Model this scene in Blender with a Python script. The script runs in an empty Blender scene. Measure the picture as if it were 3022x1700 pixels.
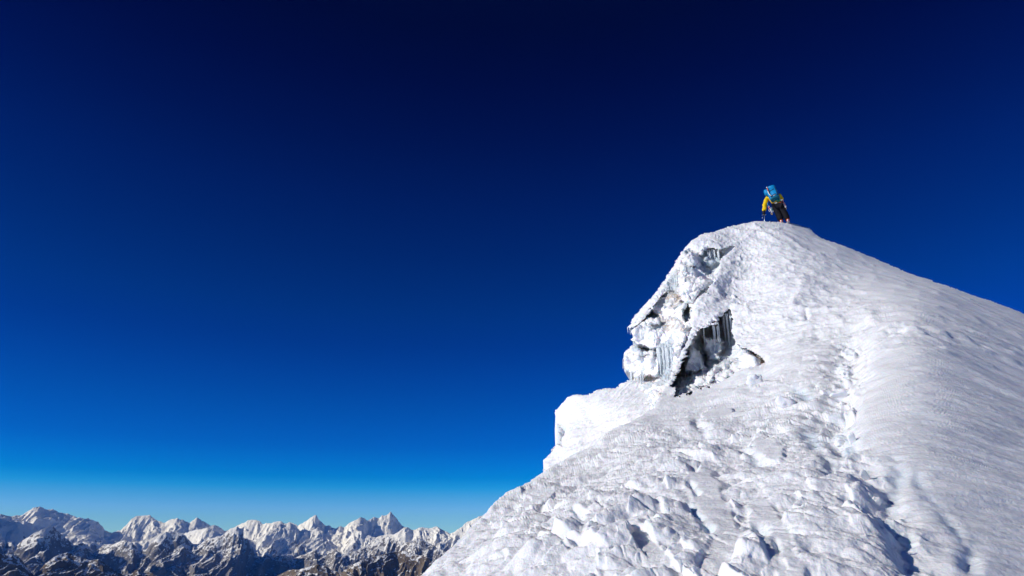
import bpy, math, random
import numpy as np
from mathutils import Vector

# ------------------------------------------------------------------ scene, camera, light
SC = bpy.context.scene
COL = SC.collection
random.seed(7)
W0, H0, F = 3022.0, 1700.0, 2015.0           # photograph size and focal length in its pixels
TILT = math.radians(20.0)
EYE = np.array([0.0, 0.0, 1.6])
ct, st = math.cos(TILT), math.sin(TILT)

cam_d = bpy.data.cameras.new('camera')
cam = bpy.data.objects.new('camera', cam_d); COL.objects.link(cam)
cam.location = EYE; cam.rotation_euler = (math.radians(90) + TILT, 0, 0)
cam_d.sensor_width = 36.0; cam_d.lens = 36.0 * F / W0
cam_d.clip_start = 0.05; cam_d.clip_end = 120000.0
SC.camera = cam

SUN_AZ = math.radians(-112.0)                 # measured from +Y, clockwise positive; the sun stands to the left
SUN_EL = math.radians(23.5)
sd_ = bpy.data.lights.new('sun', 'SUN'); sun = bpy.data.objects.new('sun', sd_); COL.objects.link(sun)
sd_.energy = 3.95; sd_.angle = math.radians(0.5); sd_.color = (1.0, 0.982, 0.958)
sv = Vector((math.sin(SUN_AZ) * math.cos(SUN_EL), math.cos(SUN_AZ) * math.cos(SUN_EL), math.sin(SUN_EL)))
sun.rotation_euler = sv.to_track_quat('Z', 'Y').to_euler()
sun.location = (-40, -10, 40)

world = bpy.data.worlds.new('World'); SC.world = world; world.use_nodes = True
wt = world.node_tree; wt.nodes.clear()
wo = wt.nodes.new('ShaderNodeOutputWorld'); wb = wt.nodes.new('ShaderNodeBackground')
sky = wt.nodes.new('ShaderNodeTexSky'); sky.sky_type = 'NISHITA'; sky.sun_disc = False
sky.sun_elevation = SUN_EL; sky.sun_rotation = SUN_AZ
sky.altitude = 6000.0; sky.air_density = 1.0; sky.dust_density = 0.2; sky.ozone_density = 1.5
tc = wt.nodes.new('ShaderNodeTexCoord'); sep = wt.nodes.new('ShaderNodeSeparateXYZ')
ramp = wt.nodes.new('ShaderNodeValToRGB')
mul = wt.nodes.new('ShaderNodeMix'); mul.data_type = 'RGBA'; mul.blend_type = 'MULTIPLY'; mul.inputs['Factor'].default_value = 1.0
wt.links.new(tc.outputs['Generated'], sep.inputs[0]); wt.links.new(sep.outputs['Z'], ramp.inputs[0])
wt.links.new(sky.outputs[0], mul.inputs['A']); wt.links.new(ramp.outputs[0], mul.inputs['B'])
wt.links.new(mul.outputs['Result'], wb.inputs['Color']); wt.links.new(wb.outputs[0], wo.inputs[0])
wb.inputs['Strength'].default_value = 0.1
# thin, very clear high-altitude air: tint of the sky against the sine of the elevation
SKY_RAMP = [(0.0, (0.42, 0.75, 1.15)), (0.0099, (0.42, 0.75, 1.15)), (0.0355, (0.351, 0.747, 1.2709)), (0.0506, (0.1938, 0.7116, 1.1936)), (0.0637, (0.0419, 0.6612, 1.1813)), (0.0768, (0.0, 0.5422, 1.1273)), (0.0967, (0.0, 0.4725, 1.1401)), (0.119, (0.0, 0.3903, 1.0904)), (0.1414, (0.0, 0.3656, 1.0703)), (0.1685, (0.0, 0.3355, 1.0248)), (0.2138, (0.0, 0.2765, 0.9591)), (0.2592, (0.0, 0.2236, 0.8616)), (0.3043, (0.0, 0.2155, 0.7926)), (0.3751, (0.0, 0.1652, 0.6807)), (0.4536, (0.0, 0.1095, 0.5732)), (0.5269, (0.0, 0.0588, 0.4305)), (0.594, (0.0, 0.0286, 0.3135)), (0.6541, (0.0, 0.0186, 0.2278)), (0.85, (0.03, 0.08, 0.27)), (1.0, (0.05, 0.12, 0.33))]
cr = ramp.color_ramp; cr.interpolation = 'LINEAR'
while len(cr.elements) > 1: cr.elements.remove(cr.elements[-1])
cr.elements[0].position = SKY_RAMP[0][0]; cr.elements[0].color = (*SKY_RAMP[0][1], 1)
for p_, c_ in SKY_RAMP[1:]:
    e_ = cr.elements.new(p_); e_.color = (*c_, 1)

SC.view_settings.view_transform = 'Standard'; SC.view_settings.look = 'None'
SC.view_settings.exposure = 0.0; SC.view_settings.gamma = 1.0
SC.render.engine = 'CYCLES'
SC.cycles.max_bounces = 10; SC.cycles.diffuse_bounces = 6; SC.cycles.volume_bounces = 0
SC.cycles.transparent_max_bounces = 8

# ------------------------------------------------------------------ numpy helpers
def P(px, py, Z):
    """pixel of the photograph and depth along the view axis -> world point(s)"""
    px = np.asarray(px, float); py = np.asarray(py, float); Z = np.asarray(Z, float)
    dx = (px - W0 / 2) / F; dy = (H0 / 2 - py) / F
    return np.stack([dx * Z, (ct - dy * st) * Z, (st + dy * ct) * Z + EYE[2]], -1)

def tan_az(px, py):
    dx = (px - W0 / 2) / F; dy = (H0 / 2 - py) / F
    y = ct - dy * st; z = st + dy * ct
    return np.arctan2(dx, y), z / np.hypot(dx, y)

rs = np.random.RandomState(11)
PERM = np.tile(rs.permutation(256), 3)
_g = rs.normal(size=(256, 3)); GRAD = (_g / np.linalg.norm(_g, axis=1)[:, None]).astype(np.float32)
def noise(p):
    p = np.asarray(p, np.float32)
    i = np.floor(p).astype(np.int64); f = p - i; i &= 255
    u = f * f * f * (f * (f * 6 - 15) + 10)
    X, Y, Z = i[..., 0], i[..., 1], i[..., 2]
    out = 0
    for dx in (0, 1):
        wx = u[..., 0] if dx else 1 - u[..., 0]
        a = PERM[X + dx]
        for dy in (0, 1):
            wy = u[..., 1] if dy else 1 - u[..., 1]
            b = PERM[a + ((Y + dy) & 255)]
            for dz in (0, 1):
                wz = u[..., 2] if dz else 1 - u[..., 2]
                g = GRAD[PERM[b + ((Z + dz) & 255)]]
                d = g[..., 0] * (f[..., 0] - dx) + g[..., 1] * (f[..., 1] - dy) + g[..., 2] * (f[..., 2] - dz)
                out = out + wx * wy * wz * d
    return out * 1.6
def fbm(p, o=4, gain=.5, lac=2.03):
    a, s, t = 1.0, 0, 0
    for k in range(o):
        s = s + a * noise(p + 17.3 * k); t += a; a *= gain; p = p * lac
    return s / t
def ridged(p, o=4, gain=.5, lac=2.07):
    a, s, t, w = 1.0, 0, 0, 1.0
    for k in range(o):
        n = 1 - np.abs(noise(p + 9.1 * k)) * 1.6
        n = np.clip(n, 0, 1) ** 2 * w
        s = s + a * n; t += a; w = np.clip(n * 1.6, 0.15, 1); a *= gain; p = p * lac
    return s / t
def P3(a, b, c=0.0):
    a = np.asarray(a); return np.stack([a, np.asarray(b) + 0 * a, np.asarray(c) + 0 * a], -1)
HR = rs.rand(4, 65536).astype(np.float32)
def cells(x, y, seed=0, jit=.85):
    """nearest jittered cell: distance to border, random of cell, local offset"""
    ix = np.floor(x).astype(np.int64); iy = np.floor(y).astype(np.int64)
    b1 = np.full(x.shape, 9e9); b2 = b1.copy(); lx = b1.copy(); ly = b1.copy(); rid = np.zeros(x.shape, np.int64)
    for ox in (-1, 0, 1):
        for oy in (-1, 0, 1):
            cx = ix + ox; cy = iy + oy
            h = (cx * 73856093 ^ cy * 19349663 ^ seed * 83492791) & 65535
            qx = x - (cx + .5 + (HR[0][h] - .5) * jit); qy = y - (cy + .5 + (HR[1][h] - .5) * jit)
            d = qx * qx + qy * qy
            m = d < b1
            b2 = np.where(m, b1, np.minimum(b2, d))
            lx = np.where(m, qx, lx); ly = np.where(m, qy, ly); rid = np.where(m, h, rid); b1 = np.where(m, d, b1)
    return np.sqrt(b2) - np.sqrt(b1), rid, lx, ly
def sstep(a, b, x):
    t = np.clip((x - a) / (b - a), 0, 1); return t * t * (3 - 2 * t)
def tps(ctrl):
    """thin plate interpolation of 1/Z over the photograph"""
    c = np.array(ctrl, float); xy = c[:, :2] / 1000.0; q = 1 / c[:, 2]
    def U(r2): return r2 * np.log(r2 + 1e-9)
    n = len(c); K = U(((xy[:, None] - xy[None]) ** 2).sum(-1)) + 1e-4 * np.eye(n)
    A = np.zeros((n + 3, n + 3)); A[:n, :n] = K; A[:n, n] = 1; A[:n, n + 1:] = xy; A[n:, :n] = A[:n, n:].T
    w = np.linalg.solve(A, np.r_[q, 0, 0, 0])
    def f(px, py):
        sh = np.shape(px); X = np.ravel(px) / 1000.0; Y = np.ravel(py) / 1000.0
        o = w[n] + w[n + 1] * X + w[n + 2] * Y
        for k in range(n): o = o + w[k] * U((X - xy[k, 0]) ** 2 + (Y - xy[k, 1]) ** 2)
        return np.clip(1 / np.maximum(o, 1 / 60.0), 1.0, 60.0).reshape(sh)
    return f
def seg_dist(px, py, pts, closed=False):
    d = np.full(np.shape(px), 1e9)
    n = len(pts)
    for k in range(n if closed else n - 1):
        ax, ay = pts[k][:2]; bx, by = pts[(k + 1) % n][:2]
        vx, vy = bx - ax, by - ay; L = vx * vx + vy * vy + 1e-9
        t = np.clip(((px - ax) * vx + (py - ay) * vy) / L, 0, 1)
        d = np.minimum(d, (px - ax - t * vx) ** 2 + (py - ay - t * vy) ** 2)
    return np.sqrt(d)
def inside(px, py, pts):
    c = np.zeros(np.shape(px), bool); n = len(pts)
    for k in range(n):
        x1, y1 = pts[k][:2]; x2, y2 = pts[(k + 1) % n][:2]
        if y1 == y2: continue
        m = ((y1 > py) != (y2 > py)) & (px < (x2 - x1) * (py - y1) / (y2 - y1) + x1)
        c ^= m
    return c
def sdist(px, py, pts, fac=4):
    """signed distance (positive inside), computed coarsely and interpolated"""
    h, w = px.shape
    ys = np.unique(np.r_[np.arange(0, h, fac), h - 1]); xs = np.unique(np.r_[np.arange(0, w, fac), w - 1])
    cx, cy = px[np.ix_(ys, xs)], py[np.ix_(ys, xs)]
    s = seg_dist(cx, cy, pts, True) * np.where(inside(cx, cy, pts), 1, -1)
    iy = np.interp(np.arange(h), ys, np.arange(len(ys))); ix = np.interp(np.arange(w), xs, np.arange(len(xs)))
    y0 = np.minimum(iy.astype(int), len(ys) - 2); x0 = np.minimum(ix.astype(int), len(xs) - 2)
    fy = (iy - y0)[:, None]; fx = (ix - x0)[None]
    a = s[np.ix_(y0, x0)]; b = s[np.ix_(y0, x0 + 1)]; c = s[np.ix_(y0 + 1, x0)]; d = s[np.ix_(y0 + 1, x0 + 1)]
    return (a * (1 - fx) + b * fx) * (1 - fy) + (c * (1 - fx) + d * fx) * fy
def poly(px, py, pts, soft=6.0):
    """soft membership of a traced shape"""
    xs = [p[0] for p in pts]; ys = [p[1] for p in pts]
    out = np.zeros(px.shape)
    m = (px > min(xs) - 3 * soft) & (px < max(xs) + 3 * soft) & (py > min(ys) - 3 * soft) & (py < max(ys) + 3 * soft)
    if m.any():
        a, b = px[m], py[m]
        s = seg_dist(a, b, pts, True) * np.where(inside(a, b, pts), 1, -1)
        out[m] = sstep(-soft, soft, s)
    return out
def stroke(px, py, pts, w):
    xs = [p[0] for p in pts]; ys = [p[1] for p in pts]; out = np.zeros(px.shape)
    m = (px > min(xs) - 3 * w) & (px < max(xs) + 3 * w) & (py > min(ys) - 3 * w) & (py < max(ys) + 3 * w)
    if m.any(): out[m] = np.exp(-(seg_dist(px[m], py[m], pts) / w) ** 2)
    return out
def grid_normals(V):
    du = np.gradient(V, axis=1); dv = np.gradient(V, axis=0)
    n = np.cross(dv, du); n /= np.linalg.norm(n, axis=-1, keepdims=True) + 1e-12
    return n

def mesh_from(name, verts, quads, mat, parent=None, attrs=None, tris=None, smooth=True):
    me = bpy.data.meshes.new(name)
    verts = np.asarray(verts, np.float32); quads = np.asarray(quads, np.int32).reshape(-1, 4)
    nq = len(quads); nt = 0 if tris is None else len(tris)
    me.vertices.add(len(verts)); me.vertices.foreach_set('co', verts.ravel())
    idx = quads.ravel() if not nt else np.r_[quads.ravel(), np.asarray(tris, np.int32).ravel()]
    me.loops.add(len(idx)); me.loops.foreach_set('vertex_index', idx.astype(np.int32))
    me.polygons.add(nq + nt)
    ls = np.r_[np.arange(nq) * 4, nq * 4 + np.arange(nt) * 3].astype(np.int32)
    me.polygons.foreach_set('loop_start', ls)
    me.polygons.foreach_set('loop_total', np.r_[np.full(nq, 4), np.full(nt, 3)].astype(np.int32))
    if smooth: me.polygons.foreach_set('use_smooth', np.ones(nq + nt, bool))
    me.update(calc_edges=True); me.validate()
    for k, v in (attrs or {}).items():
        a = me.attributes.new(k, 'FLOAT', 'POINT'); a.data.foreach_set('value', np.asarray(v, np.float32).ravel())
    me.materials.append(mat)
    o = bpy.data.objects.new(name, me); COL.objects.link(o)
    if parent: o.parent = parent
    return o

def relief(name, mat, x0, x1, y0, y1, step, outline, depth, disp, rim=12.0, rimz=1.6, fringe=1.5, holes=(), inner=(), rag=lambda a, b: 0.0, wide=False, back=(.1, .3, .8, 1.8, 3.5, 6, 9), drop=(.02, .15, .6, 1.8, 4.5, 9, 16)):
    """a rock or snow body: its near surface at true distances, a turned-away rim and its far side"""
    xs = np.arange(x0, x1 + .1, step)
    if wide: xs = np.r_[xs, x1 + np.cumsum(step * np.linspace(1.5, 12, 170))]
    px, py = np.meshgrid(xs, np.arange(y0, y1 + .1, step))
    s = sdist(px, py, outline)
    Z = depth(px, py)
    V = P(px, py, Z)
    for hpoly in holes: s = np.minimum(s, (-sdist(px, py, hpoly) + 7.0 * fbm(V * 4.5, 4, .65)) * .6)
    s = s + rag(px, py) * fbm(V * 5.0, 4, .65) + fringe * fbm(V * 9.0, 3) * 2.2 + fringe * 1.6 * noise(V * 2.2)
    t = np.clip(1 - s / rim, 0, 1)
    Z = Z + rimz * (rim * Z / F) * (1 - np.sqrt(1 - t ** 2 * .985))
    V = P(px, py, Z)
    N = grid_normals(V)
    h, at = disp(V, N, px, py, s)
    V = V + N * h[..., None]
    keep = s > 0
    fq = keep[:-1, :-1] & keep[1:, :-1] & keep[:-1, 1:] & keep[1:, 1:]
    hh, ww = px.shape
    idx = np.arange(hh * ww).reshape(hh, ww)
    q = np.stack([idx[:-1, :-1][fq], idx[1:, :-1][fq], idx[1:, 1:][fq], idx[:-1, 1:][fq]], -1)
    used = np.zeros(hh * ww, bool); used[q.ravel()] = True
    remap = np.cumsum(used) - 1
    verts = V.reshape(-1, 3)[used]; q = remap[q]
    # boundary edges -> far side
    e = np.concatenate([q[:, [0, 1]], q[:, [1, 2]], q[:, [2, 3]], q[:, [3, 0]]])
    key = np.minimum(e[:, 0], e[:, 1]) * np.int64(len(verts)) + np.maximum(e[:, 0], e[:, 1])
    u, inv, cnt = np.unique(key, return_inverse=True, return_counts=True)
    be = e[cnt[inv] == 1]
    bv = np.unique(be); loc = np.full(len(verts), -1); loc[bv] = np.arange(len(bv))
    allv = [verts]; quads = [q]; prev = bv.copy(); base = verts[bv]
    dirs = base - EYE; dirs /= np.linalg.norm(dirs, axis=1)[:, None]
    n0 = len(verts)
    # the far side falls away below; edges of hollows run straight back into the body
    bpx = np.broadcast_to(px, keep.shape).reshape(-1)[used][bv]; bpy_ = np.broadcast_to(py, keep.shape).reshape(-1)[used][bv]
    fall = np.ones(len(bv))
    for hp in holes + inner: fall = np.minimum(fall, sstep(22, 60, seg_dist(bpx, bpy_, hp, hp in holes)))
    la, lb = loc[be[:, 0]], loc[be[:, 1]]
    nb = np.zeros(len(bv)); np.add.at(nb, la, 1); np.add.at(nb, lb, 1)
    sm = base.copy()
    for k in range(len(back)):
        for _ in range(3 + 6 * k):
            acc = np.zeros_like(sm); np.add.at(acc, la, sm[lb]); np.add.at(acc, lb, sm[la]); sm = .4 * sm + .6 * acc / nb[:, None]
        bs = base * (1 - fall[:, None]) + sm * fall[:, None]
        nv = bs + dirs * back[k] - np.array([0, 0, 1.0]) * (drop[k] * fall)[:, None]
        nv = nv + (.22 * min(back[k], 1.6) * fall * fbm(nv * 1.1, 3))[:, None] * np.array([.6, .3, .8])
        ids = n0 + np.arange(len(bv)); n0 += len(bv)
        a, b = loc[be[:, 0]], loc[be[:, 1]]
        quads.append(np.stack([prev[b], prev[a], ids[a], ids[b]], -1)); allv.append(nv); prev = ids
    allv = np.concatenate(allv); quads = np.concatenate(quads)
    ad = {}
    for k, v in at.items():
        vv = np.broadcast_to(v, px.shape).reshape(-1)[used]
        ad[k] = np.concatenate([vv] + [vv[bv]] * len(back))
    return mesh_from(name, allv, quads, mat, attrs=ad)

# ------------------------------------------------------------------ materials
def new_mat(name):
    m = bpy.data.materials.new(name); m.use_nodes = True
    nt = m.node_tree; b = nt.nodes['Principled BSDF']
    return m, nt, b
def node(nt, t, **kw):
    n = nt.nodes.new(t)
    for k, v in kw.items():
        if k in n.bl_rna.properties: setattr(n, k, v)
        else: n.inputs[k].default_value = v
    return n
def mixc(nt, a, b, fac):
    n = nt.nodes.new('ShaderNodeMix'); n.data_type = 'RGBA'
    for s_, v in (('A', a), ('B', b), ('Factor', fac)):
        if hasattr(v, 'is_output') or isinstance(v, bpy.types.NodeSocket): nt.links.new(v, n.inputs[s_])
        else: n.inputs[s_].default_value = (*v, 1) if isinstance(v, tuple) else v
    return n.outputs['Result']
def math_(nt, op, a, b=0.0, c=None):
    n = nt.nodes.new('ShaderNodeMath'); n.operation = op
    for k, v in enumerate((a, b) if c is None else (a, b, c)):
        if isinstance(v, bpy.types.NodeSocket): nt.links.new(v, n.inputs[k])
        else: n.inputs[k].default_value = v
    return n.outputs[0]

def snow_material(name, grain=0.35, cliff=False):
    m, nt, b = new_mat(name)
    geo = node(nt, 'ShaderNodeNewGeometry')
    snow = (0.90, 0.905, 0.925) if cliff else (0.81, 0.815, 0.84)  # slope snow is darker: its grazing light is put into the colour
    n1 = node(nt, 'ShaderNodeTexNoise', Scale=1.3, Detail=4.0); nt.links.new(geo.outputs['Position'], n1.inputs['Vector'])
    col = mixc(nt, snow, (0.84, 0.85, 0.88) if cliff else (0.76, 0.77, 0.80), n1.outputs['Fac'])
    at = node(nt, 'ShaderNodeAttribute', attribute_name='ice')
    col = mixc(nt, col, (0.34, 0.42, 0.47) if cliff else (0.62, 0.74, 0.84), at.outputs['Fac'])  # ice attribute: bare ice, also shade coloured into the grotto and snow hollows
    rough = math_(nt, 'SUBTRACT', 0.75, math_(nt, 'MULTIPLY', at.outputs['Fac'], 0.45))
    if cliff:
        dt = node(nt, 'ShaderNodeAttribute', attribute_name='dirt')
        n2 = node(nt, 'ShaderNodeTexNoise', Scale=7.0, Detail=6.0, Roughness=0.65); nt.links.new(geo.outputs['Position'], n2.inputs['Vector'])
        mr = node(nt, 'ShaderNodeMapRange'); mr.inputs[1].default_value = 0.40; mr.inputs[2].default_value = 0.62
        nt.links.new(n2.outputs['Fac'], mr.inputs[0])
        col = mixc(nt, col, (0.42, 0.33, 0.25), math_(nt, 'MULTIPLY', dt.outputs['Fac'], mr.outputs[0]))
    nt.links.new(col, b.inputs['Base Color']); nt.links.new(rough, b.inputs['Roughness'])
    b.inputs['IOR'].default_value = 1.31
    b.inputs['Specular IOR Level'].default_value = 0.35
    b.inputs['Subsurface Weight'].default_value = 0.45; b.inputs['Subsurface Radius'].default_value = (0.25, 0.55, 1.0); b.inputs['Subsurface Scale'].default_value = 0.12 if cliff else 0.05
    # grain of crystals
    g1 = node(nt, 'ShaderNodeTexNoise', Scale=60.0, Detail=5.0, Roughness=0.7); nt.links.new(geo.outputs['Position'], g1.inputs['Vector'])
    g2 = node(nt, 'ShaderNodeTexNoise', Scale=14.0, Detail=5.0, Roughness=0.65); nt.links.new(geo.outputs['Position'], g2.inputs['Vector'])
    b1 = node(nt, 'ShaderNodeBump', Strength=grain, Distance=0.012); nt.links.new(g1.outputs['Fac'], b1.inputs['Height'])
    b2 = node(nt, 'ShaderNodeBump', Strength=grain, Distance=0.05); nt.links.new(g2.outputs['Fac'], b2.inputs['Height']); nt.links.new(b1.outputs[0], b2.inputs['Normal'])
    nt.links.new(b2.outputs[0], b.inputs['Normal'])
    return m
M_SNOW = snow_material('wind packed snow', 0.32)
M_CLIFF = snow_material('cliff ice and rime', 0.45, True)

def mountain_material(name, rock_a, rock_b, lo, hi, scale, snow_top=None):
    """snow lies where the rock is not too steep; more of it higher up"""
    m, nt, b = new_mat(name)
    geo = node(nt, 'ShaderNodeNewGeometry')
    sp = node(nt, 'ShaderNodeSeparateXYZ'); nt.links.new(geo.outputs['Normal'], sp.inputs[0])
    pz = node(nt, 'ShaderNodeSeparateXYZ'); nt.links.new(geo.outputs['Position'], pz.inputs[0])
    n1 = node(nt, 'ShaderNodeTexNoise', Scale=scale, Detail=8.0, Roughness=0.72); nt.links.new(geo.outputs['Position'], n1.inputs['Vector'])
    mp = node(nt, 'ShaderNodeMapping'); mp.inputs['Scale'].default_value = (1, 1, .35); nt.links.new(geo.outputs['Position'], mp.inputs[0])
    n3 = node(nt, 'ShaderNodeTexNoise', Scale=scale * .5, Detail=8.0, Roughness=0.7); nt.links.new(mp.outputs[0], n3.inputs['Vector'])
    hgt = node(nt, 'ShaderNodeMapRange'); hgt.inputs[1].default_value = lo; hgt.inputs[2].default_value = hi
    hgt.inputs[3].default_value = -0.42; hgt.inputs[4].default_value = 0.5
    nt.links.new(pz.outputs['Z'], hgt.inputs[0])
    s1 = math_(nt, 'ADD', sp.outputs['Z'], hgt.outputs[0])
    s2 = math_(nt, 'ADD', s1, math_(nt, 'MULTIPLY', math_(nt, 'SUBTRACT', n1.outputs['Fac'], 0.5), 1.5))
    s3 = math_(nt, 'ADD', s2, math_(nt, 'MULTIPLY', math_(nt, 'SUBTRACT', n3.outputs['Fac'], 0.5), 1.6))
    mr = node(nt, 'ShaderNodeMapRange'); mr.inputs[1].default_value = 0.66; mr.inputs[2].default_value = 0.74
    nt.links.new(s3, mr.inputs[0])
    n2 = node(nt, 'ShaderNodeTexNoise', Scale=scale * .35, Detail=6.0, Roughness=0.7); nt.links.new(geo.outputs['Position'], n2.inputs['Vector'])
    rr = node(nt, 'ShaderNodeMapRange'); rr.inputs[1].default_value = 0.38; rr.inputs[2].default_value = 0.62; nt.links.new(n2.outputs['Fac'], rr.inputs[0])
    rock = mixc(nt, rock_a, rock_b, rr.outputs[0])
    col = mixc(nt, rock, (0.90, 0.90, 0.91), mr.outputs[0])
    nt.links.new(col, b.inputs['Base Color']); b.inputs['Roughness'].default_value = 0.9
    b.inputs['Specular IOR Level'].default_value = 0.1
    bp = node(nt, 'ShaderNodeBump', Strength=1.0, Distance=0.30 / scale); nt.links.new(n1.outputs['Fac'], bp.inputs['Height'])
    nt.links.new(bp.outputs[0], b.inputs['Normal'])
    return m

def plain(name, col, rough=0.7, metal=0.0, bump=0.0, scale=40.0, spec=0.3):
    m, nt, b = new_mat(name)
    geo = node(nt, 'ShaderNodeTexCoord')
    n = node(nt, 'ShaderNodeTexNoise', Scale=scale, Detail=4.0); nt.links.new(geo.outputs['Object'], n.inputs['Vector'])
    c2 = tuple(min(1, c * 0.72) for c in col); c3 = tuple(min(1, c * 1.15) for c in col)
    nt.links.new(mixc(nt, c2, c3, n.outputs['Fac']), b.inputs['Base Color'])
    b.inputs['Roughness'].default_value = rough; b.inputs['Metallic'].default_value = metal; b.inputs['Specular IOR Level'].default_value = spec
    if bump:
        bp = node(nt, 'ShaderNodeBump', Strength=bump, Distance=0.03); nt.links.new(n.outputs['Fac'], bp.inputs['Height']); nt.links.new(bp.outputs[0], b.inputs['Normal'])
    return m

def tag(o, label=None, cat=None, group=None, kind=None):
    if label: o['label'] = label
    if cat: o['category'] = cat
    if group: o['group'] = group
    if kind: o['kind'] = kind
    return o

# ------------------------------------------------------------------ far mountains (real height fields, kilometres away)
def z2(pts, ox=0, oy=1450, k=.29115): return [(ox + x * k, oy + y * k) for x, y in pts]
SKYLINE = z2([(-300, 250), (-150, 262), (0, 230), (50, 235), (110, 260), (160, 244), (210, 245), (290, 200), (340, 168), (370, 155), (410, 155), (450, 180), (530, 180), (600, 210), (650, 222), (700, 230), (740, 250),
    (850, 275), (900, 270), (940, 295), (1000, 310), (1035, 355), (1070, 400), (1130, 420), (1220, 395), (1290, 330), (1330, 285), (1370, 255), (1450, 242), (1520, 245), (1570, 280), (1600, 300), (1670, 320),
    (1740, 285), (1800, 275), (1870, 295), (1920, 320), (1960, 290), (2000, 265), (2050, 300), (2130, 345), (2200, 345), (2240, 370), (2280, 405), (2330, 385)]) + \
  z2([(0, 350), (60, 318), (130, 290), (200, 288), (230, 305), (260, 330), (330, 320), (430, 305), (480, 325), (540, 315), (620, 345), (700, 300), (750, 262), (800, 232), (830, 290), (900, 350), (940, 350), (1000, 380),
      (1050, 350), (1080, 370), (1130, 325), (1190, 292), (1250, 265), (1290, 275), (1320, 295), (1390, 260), (1430, 275), (1470, 245), (1520, 240), (1555, 205), (1610, 265), (1640, 310), (1670, 345), (1750, 390), (1850, 400),
      (2000, 420), (2160, 440), (2400, 430), (2900, 430)], 700)
BACK = z2([(-300, 330), (0, 300), (150, 330), (250, 300), (330, 330), (380, 370), (460, 430), (600, 470), (760, 450), (900, 440), (1000, 470), (1130, 500), (1300, 520), (1500, 500), (1640, 440), (1800, 440), (1950, 400), (2100, 370),
      (2200, 420), (2350, 430), (2450, 470), (2560, 500)]) + \
  z2([(60, 470), (220, 470), (330, 400), (440, 330), (500, 345), (540, 318), (590, 350), (640, 400), (680, 370), (720, 400), (800, 380), (860, 400), (930, 480), (1010, 560), (1060, 580), (1120, 480), (1180, 420), (1260, 400),
      (1300, 440), (1400, 470), (1500, 440), (1600, 430), (1690, 370), (1720, 355), (1780, 400), (1850, 365), (1950, 375), (2030, 355), (2100, 400), (2160, 430), (2200, 410), (2240, 385), (2290, 350), (2330, 310), (2380, 290), (2440, 262), (2600, 200), (2900, 150)], 700)
MID = z2([(-300, 400), (-100, 420), (0, 430), (60, 520), (120, 510), (150, 570), (230, 500), (310, 450), (390, 400), (470, 370), (540, 355), (590, 400), (640, 450), (700, 500), (750, 545), (820, 515), (880, 540), (930, 590), (960, 620), (1050, 545),
      (1160, 530), (1270, 490), (1340, 520), (1400, 590), (1480, 590), (1560, 500), (1610, 450), (1690, 410), (1800, 410), (1880, 450), (1960, 540), (2020, 530), (2100, 490), (2170, 470), (2260, 440), (2330, 385), (2400, 360), (2470, 380), (2510, 470), (2560, 560)]) + \
  z2([(60, 500), (130, 560), (180, 640), (250, 665), (300, 640), (360, 680), (440, 640), (520, 700), (620, 660), (700, 630), (790, 590), (820, 640), (900, 650), (950, 620), (1000, 590), (1050, 630), (1130, 640), (1250, 580), (1330, 540),
      (1400, 510), (1460, 480), (1530, 460), (1600, 490), (1700, 520), (1780, 510), (1850, 500), (1920, 515), (1980, 540), (2080, 600), (2200, 640), (2600, 760), (2900, 800)], 700)
NEAR = z2([(-300, 640), (-100, 600), (0, 620), (60, 640), (120, 640), (200, 670), (270, 760), (330, 850), (350, 859), (450, 740), (560, 660), (630, 640), (680, 620), (750, 650), (850, 680), (930, 700), (1000, 690), (1080, 740), (1150, 790), (1250, 850),
      (1330, 830), (1400, 790), (1450, 830), (1520, 815), (1600, 870), (1800, 900), (1950, 850), (2100, 830), (2200, 870), (2400, 900), (2560, 900)]) + \
  z2([(60, 900), (300, 930), (420, 850), (520, 800), (640, 790), (800, 740), (900, 760), (960, 800), (1040, 830), (1120, 780), (1250, 700), (1400, 660), (1560, 620), (1700, 600), (1800, 640), (1900, 660), (2000, 700), (2200, 780), (2900, 900)], 700)

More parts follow.
